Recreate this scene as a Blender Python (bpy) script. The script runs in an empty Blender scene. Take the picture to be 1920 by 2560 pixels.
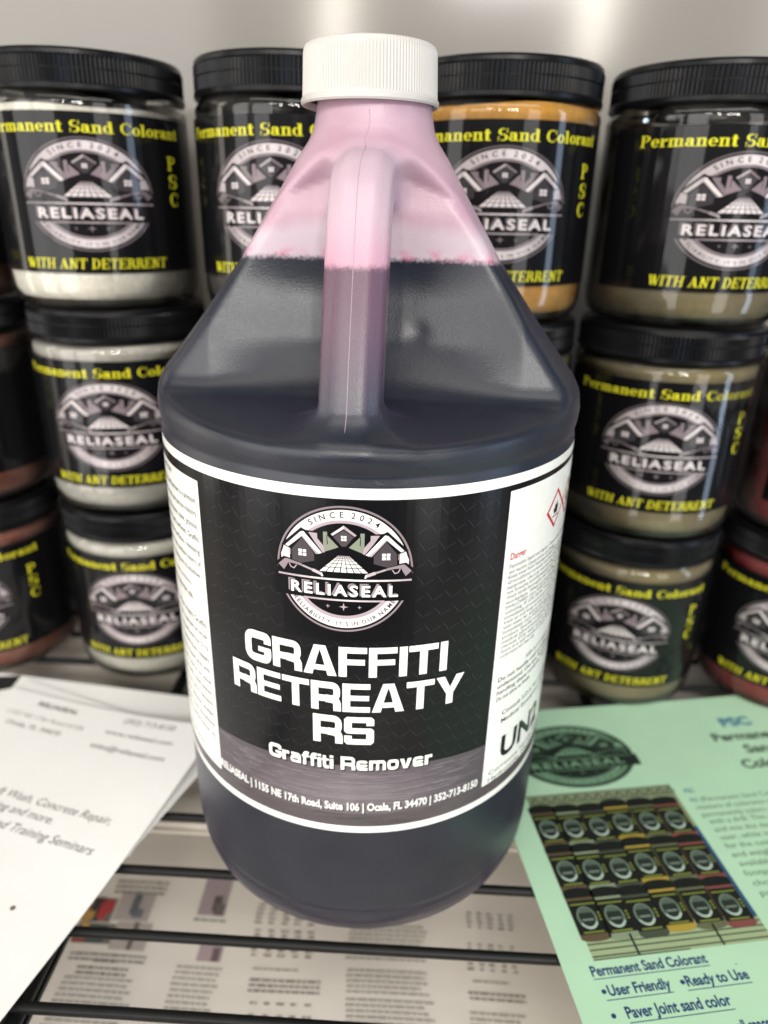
import bpy, bmesh, math, random
import numpy as np
from math import sin, cos, pi, radians, sqrt, atan2
from mathutils import Vector, Matrix, geometry
random.seed(7)
S = bpy.context.scene
COL = S.collection

# ------------------------------------------------------------------ camera
PITCH, ROLL, YAW = .4033, .0255, .0241
FX = 1776.0 / 1920.0
fw = Vector((sin(YAW)*cos(PITCH), cos(YAW)*cos(PITCH), -sin(PITCH)))
rt0 = Vector((cos(YAW), -sin(YAW), 0)); up0 = rt0.cross(fw)
rt = cos(ROLL)*rt0 + sin(ROLL)*up0; up = -sin(ROLL)*rt0 + cos(ROLL)*up0
cd = bpy.data.cameras.new('camera'); cam = bpy.data.objects.new('camera', cd); COL.objects.link(cam)
cam.matrix_world = Matrix(((rt.x, up.x, -fw.x, 0), (rt.y, up.y, -fw.y, -.2644), (rt.z, up.z, -fw.z, .2619), (0, 0, 0, 1)))
cd.sensor_fit = 'HORIZONTAL'; cd.sensor_width = 26.0; cd.lens = 26.0*FX
cd.clip_start = .01; cd.clip_end = 20
cd.dof.use_dof = True; cd.dof.focus_distance = .212; cd.dof.aperture_fstop = cd.lens/3.3
S.camera = cam

# ------------------------------------------------------------------ world and lamps
w = bpy.data.worlds.new('World'); S.world = w; w.use_nodes = True
w.node_tree.nodes['Background'].inputs[0].default_value = (1.0, .965, .93, 1)
w.node_tree.nodes['Background'].inputs[1].default_value = .06
S.view_settings.view_transform = 'Standard'; S.view_settings.look = 'None'
S.view_settings.exposure = -.27; S.view_settings.gamma = 1

def area(name, az, el, dist, wd, ht, rad, color):
    """lamp of radiance rad seen from the jug at azimuth az (from -y towards +x) and elevation el"""
    l = bpy.data.lights.new(name, 'AREA'); l.shape = 'RECTANGLE'; l.size = wd; l.size_y = ht
    l.energy = rad*pi*wd*ht; l.color = color
    o = bpy.data.objects.new(name, l); COL.objects.link(o)
    a, e = radians(az), radians(el); tgt = Vector((0, .08, .2))
    d = Vector((sin(a)*cos(e), -cos(a)*cos(e), sin(e)))
    o.location = tgt + d*dist
    o.rotation_euler = (-d).to_track_quat('-Z', 'Y').to_euler()
    return o
WARM = (1, .93, .82); NEUT = (1, .98, .957); BLUE = (.62, .78, 1)
area('shop_window_lamp', -57, 4, 2.4, .80, 2.4, 4.4, NEUT)
area('shop_window_lamp', -31, 4, 2.4, .95, 2.4, 4.6, NEUT)
area('shop_window_lamp', 30, 2, 2.4, .60, 2.4, 4.4, NEUT)
area('shop_window_lamp', 65, 4, 2.4, .30, 2.2, 9, BLUE)
area('side_window_lamp', -89, 6, 2.2, .45, 2.2, 5.0, WARM)
area('ceiling_lamp', 24, 58, 2.0, 1.2, .7, 4.6, NEUT)
area('ceiling_lamp', -38, 62, 2.0, 1.3, .6, 3.6, WARM)
area('tube_lamp', -9.7, 22, 3.0, .10, 1.1, 46, WARM)
area('ceiling_lamp', 5, 22, 2.6, .50, .34, 50, NEUT)
area('ceiling_lamp', -20, 29, 2.6, .34, .30, 22, NEUT)
area('tube_lamp', 9.9, 22, 3.0, .10, 1.1, 46, WARM)

# ------------------------------------------------------------------ helpers
def lin(c):
    return tuple((x/12.92 if x <= .04045 else ((x+.055)/1.055)**2.4) for x in (v/255. for v in c))
def tag(o, label=None, cat=None, group=None, kind=None):
    if label: o['label'] = label
    if cat: o['category'] = cat
    if group: o['group'] = group
    if kind: o['kind'] = kind
    return o
def empty(name, loc=(0, 0, 0), rz=0.):
    o = bpy.data.objects.new(name, None); COL.objects.link(o); o.location = loc; o.rotation_euler = (0, 0, rz)
    o.empty_display_size = .01
    return o
def link(name, me, mat=None, parent=None, smooth=False):
    o = bpy.data.objects.new(name, me); COL.objects.link(o)
    if mat and not me.materials: me.materials.append(mat)
    if parent: o.parent = parent
    if smooth: me.polygons.foreach_set('use_smooth', [True]*len(me.polygons))
    return o
def mesh(name, v, f):
    me = bpy.data.meshes.new(name); me.from_pydata([tuple(p) for p in v], [], f); me.update(); return me

def mat(name, col, rough=.5, spec=.5, bump=0., bscale=200., var=.0, vscale=30., coat=0., sss=0., metal=0., attr=None):
    m = bpy.data.materials.new(name); m.use_nodes = True; nt = m.node_tree; N = nt.nodes; L = nt.links
    b = N['Principled BSDF']
    b.inputs['Base Color'].default_value = (*col, 1); b.inputs['Roughness'].default_value = rough
    b.inputs['Specular IOR Level'].default_value = spec; b.inputs['Metallic'].default_value = metal
    b.inputs['Coat Weight'].default_value = coat; b.inputs['Coat Roughness'].default_value = .08
    if sss:
        b.inputs['Subsurface Weight'].default_value = sss; b.inputs['Subsurface Radius'].default_value = (.006, .004, .004)
        b.inputs['Subsurface Scale'].default_value = 1
    tc = N.new('ShaderNodeTexCoord')
    src = None
    if attr:
        a = N.new('ShaderNodeAttribute'); a.attribute_name = attr; src = a.outputs['Color']
    if var:
        n = N.new('ShaderNodeTexNoise'); n.inputs['Scale'].default_value = vscale; n.inputs['Detail'].default_value = 5
        L.new(tc.outputs['Object'], n.inputs['Vector'])
        r = N.new('ShaderNodeMapRange'); r.inputs[1].default_value = .3; r.inputs[2].default_value = .7
        r.inputs[3].default_value = 1-var; r.inputs[4].default_value = 1+var
        L.new(n.outputs[0], r.inputs[0])
        mx = N.new('ShaderNodeVectorMath'); mx.operation = 'SCALE'
        if src: L.new(src, mx.inputs[0])
        else: mx.inputs[0].default_value = col
        L.new(r.outputs[0], mx.inputs['Scale']); src = mx.outputs[0]
        r2 = N.new('ShaderNodeMapRange'); r2.inputs[3].default_value = max(0, rough*.85); r2.inputs[4].default_value = min(1, rough*1.15)
        L.new(n.outputs[0], r2.inputs[0]); L.new(r2.outputs[0], b.inputs['Roughness'])
    if src: L.new(src, b.inputs['Base Color'])
    if bump:
        n = N.new('ShaderNodeTexNoise'); n.inputs['Scale'].default_value = bscale; n.inputs['Detail'].default_value = 4
        L.new(tc.outputs['Object'], n.inputs['Vector'])
        bp = N.new('ShaderNodeBump'); bp.inputs['Strength'].default_value = 1; bp.inputs['Distance'].default_value = bump
        L.new(n.outputs[0], bp.inputs['Height']); L.new(bp.outputs[0], b.inputs['Normal'])
    return m

def lathe(name, prof, n=96, closed=False):
    v = []; f = []
    for r, z in prof:
        for k in range(n):
            a = 2*pi*k/n; v.append((r*cos(a), r*sin(a), z))
    for i in range(len(prof)-1):
        for k in range(n):
            k2 = (k+1) % n; f.append((i*n+k, i*n+k2, (i+1)*n+k2, (i+1)*n+k))
    return mesh(name, v, f)

def tube_v(v, f, pts, r, n=8, caps=True):
    pts = [Vector(p) for p in pts]; base = len(v); m = len(pts)
    for i, p in enumerate(pts):
        t = (pts[min(i+1, m-1)]-pts[max(i-1, 0)]).normalized()
        a = t.cross(Vector((0, 0, 1)))
        if a.length < 1e-3: a = t.cross(Vector((1, 0, 0)))
        a.normalize(); b = t.cross(a)
        for k in range(n):
            q = 2*pi*k/n; v.append(tuple(p+a*r*cos(q)+b*r*sin(q)))
    for i in range(m-1):
        for k in range(n):
            k2 = (k+1) % n; f.append((base+i*n+k, base+i*n+k2, base+(i+1)*n+k2, base+(i+1)*n+k))
    if caps:
        f.append(tuple(base+k for k in range(n))); f.append(tuple(base+(m-1)*n+k for k in reversed(range(n))))

# ------------------------------------------------------------------ flat print: 2D artwork mapped on to labels and papers
_tc = {}
_tcu = bpy.data.curves.new('type_tool', 'FONT'); _tob = bpy.data.objects.new('type_tool', _tcu); COL.objects.link(_tob)
def glyphs(s, bold=0., res=3, sp=1.):
    k = (s, bold, res, sp)
    if k not in _tc:
        _tcu.body = s; _tcu.size = 1; _tcu.space_character = sp; _tcu.offset = bold; _tcu.resolution_u = res
        _tob.update_tag(); bpy.context.view_layer.update()
        me = bpy.data.meshes.new_from_object(_tob.evaluated_get(bpy.context.evaluated_depsgraph_get()))
        v = np.empty(len(me.vertices)*3); me.vertices.foreach_get('co', v); v = v.reshape(-1, 3)[:, :2].copy()
        fs = [tuple(p.vertices) for p in me.polygons]
        bpy.data.meshes.remove(me)
        _tc[k] = (v, fs)
    return _tc[k]
CAPH = float(glyphs('H')[0][:, 1].max())

class Art:
    def __init__(s): s.v = []; s.f = []; s.c = []; s.l = []; s.T = None
    def add(s, v, f, col, layer):
        b = len(s.v)
        if s.T: v = [s.T(p[0], p[1]) for p in v]
        s.v += [(float(p[0]), float(p[1]), layer) for p in v]
        for q in f: s.f.append(tuple(b+i for i in q)); s.c.append(col)
    def poly(s, pts, col, layer):
        tri = geometry.tessellate_polygon([[Vector((p[0], p[1], 0)) for p in pts]])
        s.add(pts, tri, col, layer)
    def rect(s, x0, y0, x1, y1, col, layer): s.add([(x0, y0), (x1, y0), (x1, y1), (x0, y1)], [(0, 1, 2, 3)], col, layer)
    def strip(s, A, B, col, layer):
        n = len(A); v = list(A)+list(B)
        for i in range(n-1):
            c = col(i/(n-1)) if callable(col) else col
            s.add([A[i], A[i+1], B[i+1], B[i]], [(0, 1, 2, 3)], c, layer)
    def ring(s, cx, cy, r0, r1, a0, a1, col, layer, n=48, ex=1.):
        t = [a0+(a1-a0)*i/n for i in range(n+1)]
        s.strip([(cx+r0*ex*cos(a), cy+r0*sin(a)) for a in t], [(cx+r1*ex*cos(a), cy+r1*sin(a)) for a in t], col, layer)
    def disc(s, cx, cy, r, col, layer, a0=0, a1=2*pi, n=40, ex=1.):
        pts = [(cx+r*ex*cos(a0+(a1-a0)*i/n), cy+r*sin(a0+(a1-a0)*i/n)) for i in range(n+(0 if a1-a0 > 6.28 else 1))]
        s.add(pts, [tuple(range(len(pts)))], col, layer)
    def stroke(s, pts, wd, col, layer, closed=False):
        P = [np.array(p, float) for p in pts]; n = len(P); A = []; B = []
        for i in range(n):
            d0 = P[i]-P[i-1] if i else P[1]-P[0]; d1 = P[i+1]-P[i] if i < n-1 else P[-1]-P[-2]
            d0 = d0/np.linalg.norm(d0); d1 = d1/np.linalg.norm(d1)
            t = d0+d1; t = t/np.linalg.norm(t); nn = np.array((-t[1], t[0])); k = 1/max(.4, float(np.dot(nn, (-d0[1], d0[0]))))
            A.append(tuple(P[i]+nn*wd/2*k)); B.append(tuple(P[i]-nn*wd/2*k))
        s.strip(A, B, col, layer)
    def text(s, t, x, y, cap, col, layer, width=None, xs=1., bold=0., align='L', shear=0., res=3, rot=0., sp=1.):
        v, f = glyphs(t, bold, res, sp)
        if not len(v): return
        k = cap/CAPH; x0, x1 = v[:, 0].min(), v[:, 0].max()
        sx = width/(x1-x0) if width else k*xs
        off = {'L': -x0, 'C': -(x0+x1)/2, 'R': -x1}[align]
        X = (v[:, 0]+off)*sx+v[:, 1]*k*shear; Y = v[:, 1]*k
        c, q = cos(rot), sin(rot)
        s.add(np.stack([x+X*c-Y*q, y+X*q+Y*c], 1), f, col, layer)
    def arctext(s, t, cx, cy, r, a0, a1, cap, col, layer, bold=.01, top=True, ex=1., xs=1.):
        k = cap/CAPH; ws = []
        for ch in t: ws.append(.28 if ch == ' ' else (glyphs(ch, bold)[0][:, 0].max()-glyphs(ch, bold)[0][:, 0].min())+.18)
        tot = sum(ws); a = 0
        for ch, wd in zip(t, ws):
            m = (a+wd/2)/tot; a += wd
            if ch == ' ': continue
            an = a0+(a1-a0)*m; v, f = glyphs(ch, bold); xc = (v[:, 0].min()+v[:, 0].max())/2
            X = (v[:, 0]-xc)*k*xs; Y = v[:, 1]*k
            if top: ux, uy = (sin(an), -cos(an)), (cos(an), sin(an))
            else: ux, uy = (-sin(an), cos(an)), (-cos(an), -sin(an))
            s.add([(cx+ex*(r*cos(an)+ux[0]*p+uy[0]*q), cy+r*sin(an)+ux[1]*p+uy[1]*q) for p, q in zip(X, Y)], f, col, layer)
    def build(s, name, fn, cuts=None, dl=3e-5, cutsy=None):
        """fn(u, v, offset) -> xyz; cuts: u positions where the sheet bends"""
        bm = bmesh.new(); cl = bm.loops.layers.float_color.new('ink')
        V = [bm.verts.new(p) for p in s.v]
        for q, c in zip(s.f, s.c):
            try: F = bm.faces.new([V[i] for i in q])
            except ValueError: continue
            F.normal_update()
            if F.normal.z < 0: F.normal_flip()
            for l in F.loops: l[cl] = (*c, 1)
        for ax, cc in ((0, cuts), (1, cutsy)):
            if cc is None: continue
            no = (1, 0, 0) if ax == 0 else (0, 1, 0)
            xs = [v.co[ax] for v in bm.verts]; lo, hi = min(xs), max(xs)
            for u in cc:
                if u <= lo+1e-7 or u >= hi-1e-7: continue
                es = {e for e in bm.edges if (e.verts[0].co[ax]-u)*(e.verts[1].co[ax]-u) < 0}
                if not es: continue
                fs = {f for e in es for f in e.link_faces}
                vs = {v for f in fs for v in f.verts}; ee = {e for f in fs for e in f.edges}
                bmesh.ops.bisect_plane(bm, geom=list(vs)+list(ee)+list(fs), dist=1e-9, plane_co=(u if ax == 0 else 0, u if ax == 1 else 0, 0), plane_no=no)
        for v in bm.verts: v.co = fn(v.co.x, v.co.y, v.co.z*dl)
        me = bpy.data.meshes.new(name); bm.to_mesh(me); bm.free(); return me

def cylmap(R, dn=8e-5):
    return lambda u, v, o: ((R+dn+o)*sin(u/R), -(R+dn+o)*cos(u/R), v)

# inks
BLK = (.006, .006, .007); WHT = (.86, .85, .80); MAUV = lin((172, 156, 162)); LMAUV = lin((214, 203, 205)); DGRY = (.02, .019, .022)
GRN = lin((134, 140, 124)); YEL = lin((208, 203, 44)); RED = lin((196, 30, 48)); INK = (.02, .022, .02)

def mix(a, b, t): return tuple(x+(y-x)*t for x, y in zip(a, b))
def logo(A, cx, cy, sx, sy, L0=2, pal=None, gold=True):
    P = pal or {}; wht = P.get('w', WHT); lm = P.get('lm', LMAUV); mv = P.get('m', MAUV); bk = P.get('k', BLK); dg = P.get('d', DGRY); gr = P.get('g', GRN)
    old = A.T
    A.T = lambda x, y: (cx+x*sx, cy+y*sy)
    A.disc(0, 0, 1.03, bk, L0, n=56)
    # upper arc band, lower arc band
    t0, t1 = radians(9), radians(171)
    A.ring(0, 0, .975, 1.005, radians(-2), radians(182), lambda t: mix(mv, dg, .45), L0+1, 56)
    A.ring(0, 0, .79, .945, radians(6), radians(174), lambda t: mix(wht, lm, min(1, abs(t-.42)*2.6)), L0+1, 56)
    A.ring(0, 0, .745, .79, radians(30), radians(150), mv, L0+1, 40)
    b0, b1 = radians(208), radians(332)
    A.ring(0, 0, .975, 1.005, radians(206), radians(334), mix(mv, dg, .35), L0+1, 44)
    A.ring(0, 0, .79, .94, b0, b1, lambda t: mix(wht, lm, min(1, abs(t-.5)*2.4)), L0+1, 44)
    A.ring(0, 0, .735, .79, radians(212), radians(328), mv, L0+1, 40)
    A.arctext('SINCE 2024', 0, 0, .83, radians(127), radians(53), .085, bk, L0+2, .012, True)
    A.arctext('RELIABILITY. IT\'S IN OUR NAME', 0, 0, .905, radians(212), radians(328), .062, bk, L0+2, .01, False)
    # houses
    for m in (-1, 1):
        q = lambda pts: [(p[0]*-m, p[1]) for p in pts]
        A.poly(q([(-.93, .33), (-.62, .63), (-.56, .60), (-.28, .58), (-.05, .36), (-.25, .22), (-.38, .06), (-.62, .02), (-.80, .08), (-.80, .28)]), bk, L0+2)
        A.poly(q([(-.512, .571), (-.382, .567), (-.380, .49), (-.295, .385), (-.271, .286), (-.30, .27), (-.42, .43)]), mv, L0+3)
        A.poly(q([(-.295, .60), (-.237, .60), (-.234, .552), (-.058, .381), (-.275, .29), (-.295, .38)]), gr if m == -1 or m == 1 else mv, L0+3)
        A.poly(q([(-.245, .55), (-.237, .55), (-.228, .42), (-.24, .40)]), bk, L0+4)
        A.poly(q([(-.763, .281), (-.609, .471), (-.43, .245), (-.43, .13), (-.628, .071), (-.768, .105)]), mix(dg, mv, .12), L0+3)
        A.poly(q([(-.61, .495), (-.585, .576), (-.314, .267), (-.365, .248)]), wht, L0+4)
        A.poly(q([(-.63, .565), (-.585, .576), (-.605, .50), (-.82, .305), (-.87, .325)]), mix(wht, mv, .45), L0+4)
        A.poly(q([(-.612, .49), (-.598, .50), (-.372, .245), (-.40, .24)]), mv, L0+5)
        for i in (0, 1):
            for j in (0, 1):
                x = -.665+.065*i; y = .19+.057*j
                A.poly(q([(x, y), (x+.052, y), (x+.052, y+.045), (x, y+.045)]), wht, L0+4)
        A.poly(q([(-.895, .29), (-.785, .275), (-.785, .185), (-.86, .18), (-.935, .09), (-.94, .18)]), lm, L0+2)
        # wand with trigger handle
        A.poly(q([(-1.03, .03), (-.90, .14), (-.83, .13), (-.56, .05), (-.27, -.05), (-.29, -.14), (-.62, -.06), (-.85, -.10), (-.95, -.10)]), bk, L0+3)
        A.poly(q([(-.985, .005), (-.885, .105), (-.845, .112), (-.618, .06), (-.609, .02), (-.72, .045), (-.83, .05), (-.86, -.01), (-.90, -.075)]), mix(mv, dg, .35), L0+4)
        A.stroke(q([(-.815, .045), (-.79, -.01), (-.74, -.028), (-.70, .03)]), .016, mv, L0+4)
        A.stroke(q([(-.61, .035), (-.46, -.015)]), .03, mv, L0+4)
        A.stroke(q([(-.46, -.015), (-.32, -.07)]), .048, mix(mv, wht, .2), L0+4)
        A.stroke(q([(-.33, -.055), (-.31, -.105)]), .03, lm, L0+5)
    A.poly([(-.24, .55), (0, .74), (.24, .55), (.03, .33), (-.03, .33)], bk, L0+4)
    A.poly([(-.15, .533), (0, .643), (.145, .54), (.03, .39), (-.03, .39)], mix(dg, mv, .15), L0+5)
    A.poly([(-.182, .573), (0, .712), (0, .662), (-.158, .548)], lm, L0+6)
    A.poly([(.182, .573), (0, .712), (0, .662), (.158, .548)], mv, L0+6)
    for i in (0, 1):
        for j in (0, 1): A.rect(-.036+.042*i, .478+.042*j, -.002+.042*i, .512+.042*j, wht, L0+6)
    # paved road
    A.poly([(-.44, .01), (-.08, .27), (.08, .27), (.44, .01), (.3, -.05), (-.3, -.05)], bk, L0+5)
    rows = [(-.018, .048), (.060, .112), (.122, .163), (.170, .199), (.205, .226), (.232, .244)]
    for y0, y1 in rows:
        def xr(y, k): 
            t = (y+.018)/.27; half = .36*(1-t)+.075*t; return -half+2*half*k
        for k in range(7):
            a, b = k/7+.012, (k+1)/7-.012
            A.add([(xr(y0, a), y0), (xr(y0, b), y0), (xr(y1, b), y1), (xr(y1, a), y1)], [(0, 1, 2, 3)], mix(wht, mv, max(0, (y0-.1)/.14)), L0+6)
    # banner
    A.rect(-1.06, -.475, 1.06, -.125, bk, L0+4)
    A.strip([(-.99+1.98*i/12, -.125) for i in range(13)], [(-.99+1.98*i/12, -.155) for i in range(13)], lambda t: mix(wht, mv, min(1, abs(t-.5)*2.2)), L0+5)
    A.strip([(-.60+1.2*i/10, -.462) for i in range(11)], [(-.60+1.2*i/10, -.49) for i in range(11)], lambda t: mix(lm, mv, min(1, abs(t-.5)*2)), L0+5)
    A.text('RELIASEAL', -.835, -.385, .185, mix(mv, dg, .3), L0+6, width=1.61, bold=.035, sp=1.28)
    A.text('RELIASEAL', -.81, -.40, .178, bk, L0+7, width=1.62, bold=.045, sp=1.28)
    A.text('RELIASEAL', -.795, -.40, .172, wht, L0+8, width=1.59, bold=.03, sp=1.28)
    for x, r in ((0, .07), (-.235, .036), (.235, .036)):
        y = -.585
        pts = []
        for i in range(8):
            a = pi/2*i/2; rr = r if i % 2 == 0 else r*.27; pts.append((x+rr*cos(a), y+rr*sin(a)))
        A.poly(pts, mv, L0+3)
    A.T = old

# wide rounded-square display letters
def rpath(pts, r, n=5):
    out = [pts[0]]
    for i in range(1, len(pts)-1):
        p = np.array(pts[i], float); a = np.array(pts[i-1], float); b = np.array(pts[i+1], float)
        da = (a-p); db = (b-p); la = np.linalg.norm(da); lb = np.linalg.norm(db); rr = min(r, la*.5, lb*.5)
        p0 = p+da/la*rr; p1 = p+db/lb*rr
        for k in range(n+1):
            t = k/n; out.append(tuple((1-t)**2*p0+2*t*(1-t)*p+t*t*p1))
    out.append(pts[-1]); return out
def wide(A, s, x, y, H, width, col, layer):
    t = .265; h = t/2; X = .74
    def G(ch):
        w_ = {'I': .26, 'i': .24, 't': .52, 'f': .52, 'r': .56, 'm': 1.22, ' ': .42, 'F': .92, 'T': 1.0, 'E': .95, 'Y': 1.08, 'A': 1.12}.get(ch, 1.04 if ch.isupper() else .86)
        st = []; po = []
        w = w_
        if ch == 'G': st = [(rpath([(w-h, .64), (w-h, 1-h*.8), (h, 1-h*.8), (h, h*.8), (w-h, h*.8), (w-h, .46), ], .24), t), ([(w-h*.1, .44), (w*.52, .44)], .17)]
        elif ch == 'R': st = [([(h, 0), (h, 1)], t), (rpath([(0, 1-h*.8), (w-h, 1-h*.8), (w-h, .43), (0, .43)], .2), t*.85), (rpath([(w*.5, .43), (w-h*.9, .40), (w-h*.9, 0)], .2), t)]
        elif ch == 'A': po = [[(0, 0), (w*.33, 1), (w*.67, 1), (w, 0), (w-t*1.15, 0), (w*.5+.085, .62), (w*.5, .86), (w*.5-.085, .62), (t*1.15, 0)], [(w*.25, .16), (w*.75, .16), (w*.69, .34), (w*.31, .34)]]
        elif ch == 'F': po = [[(0, 0), (0, 1), (w, 1), (w, .80), (t, .80), (t, .60), (w*.93, .60), (w*.93, .41), (t, .41), (t, 0)]]
        elif ch == 'E': po = [[(0, 0), (0, 1), (w, 1), (w, .81), (t, .81), (t, .59), (w*.96, .59), (w*.96, .41), (t, .41), (t, .19), (w, .19), (w, 0)]]
        elif ch == 'I': po = [[(0.01, 0), (0.01, 1), (t+.01, 1), (t+.01, 0)]]
        elif ch == 'T': po = [[(w*.5-h, 0), (w*.5-h, .80), (0, .80), (0, 1), (w, 1), (w, .80), (w*.5+h, .80), (w*.5+h, 0)]]
        elif ch == 'Y': po = [[(w*.5-h, 0), (w*.5-h, .37), (0, 1), (t*1.2, 1), (w*.5, .59), (w-t*1.2, 1), (w, 1), (w*.5+h, .37), (w*.5+h, 0)]]
        elif ch == 'S': po = [[(w, .69), (w-t, .69), (w-t, .80), (t, .80), (t, .60), (w-.1, .60), (w, .52), (w, .09), (w-.10, 0), (.10, 0), (0, .09), (0, .32), (t, .32), (t, .20), (w-t, .20), (w-t, .40), (.1, .40), (0, .48), (0, .91), (.10, 1), (w-.10, 1), (w, .91)]]
        elif ch == 'r': st = [([(h, 0), (h, X)], t), (rpath([(h, X*.4), (h, X-h*.8), (w, X-h*.8)], .2), t*.8)]
        elif ch == 'a': st = [(rpath([(.1, X-h*.7), (w-h, X-h*.7), (w-h, 0)], .2), t*.82), (rpath([(w-h, X*.55), (h, X*.55), (h, h*.7), (w-h, h*.7)], .12), t*.72)]
        elif ch == 'f': st = [(rpath([(w, 1-h*.7), (h*1.5, 1-h*.7), (h*1.5, 0)], .2), t*.85), ([(0, X-.08), (w, X-.08)], .15)]
        elif ch == 't': st = [(rpath([(h*1.5, .95), (h*1.5, h*.7), (w, h*.7)], .2), t*.85), ([(0, X-.08), (w, X-.08)], .15)]
        elif ch == 'i': po = [[(0, 0), (0, X), (t, X), (t, 0)], [(0, .83), (0, 1), (t, 1), (t, .83)]]
        elif ch == 'e': st = [(rpath([(w*.3, X*.46), (w-h, X*.46), (w-h, X-h*.7), (h, X-h*.7), (h, h*.7), (w-.04, h*.7)], .18), t*.78)]
        elif ch == 'm': st = [([(h, 0), (h, X)], t), (rpath([(0, X-h*.7), (w*.5, X-h*.7), (w*.5, 0)], .14), t*.8), (rpath([(w*.4, X-h*.7), (w-h, X-h*.7), (w-h, 0)], .18), t*.85)]
        elif ch == 'o': st = [(rpath([(w*.5, X-h*.7), (h, X-h*.7), (h, h*.7), (w-h, h*.7), (w-h, X-h*.7), (w*.49, X-h*.7)], .24), t*.85)]
        elif ch == 'v': po = [[(w*.33, 0), (0, X), (t*1.1, X), (w*.5, .22), (w-t*1.1, X), (w, X), (w*.67, 0)]]
        return w_, st, po
    gs = [G(c) for c in s]; gap = .065; tot = sum(g[0] for g in gs)+gap*(len(gs)-1); k = width/tot; old = A.T; px = 0
    for g in gs:
        A.T = lambda a, b, px=px: (x+(px+a)*k, y+b*H)
        for i, (p, wd) in enumerate(g[1]): A.stroke(p, wd, col, layer+i*.2)
        for i, p in enumerate(g[2]): A.poly(p, col, layer+.1+i*.2)
        px += g[0]+gap
    A.T = old

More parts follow.
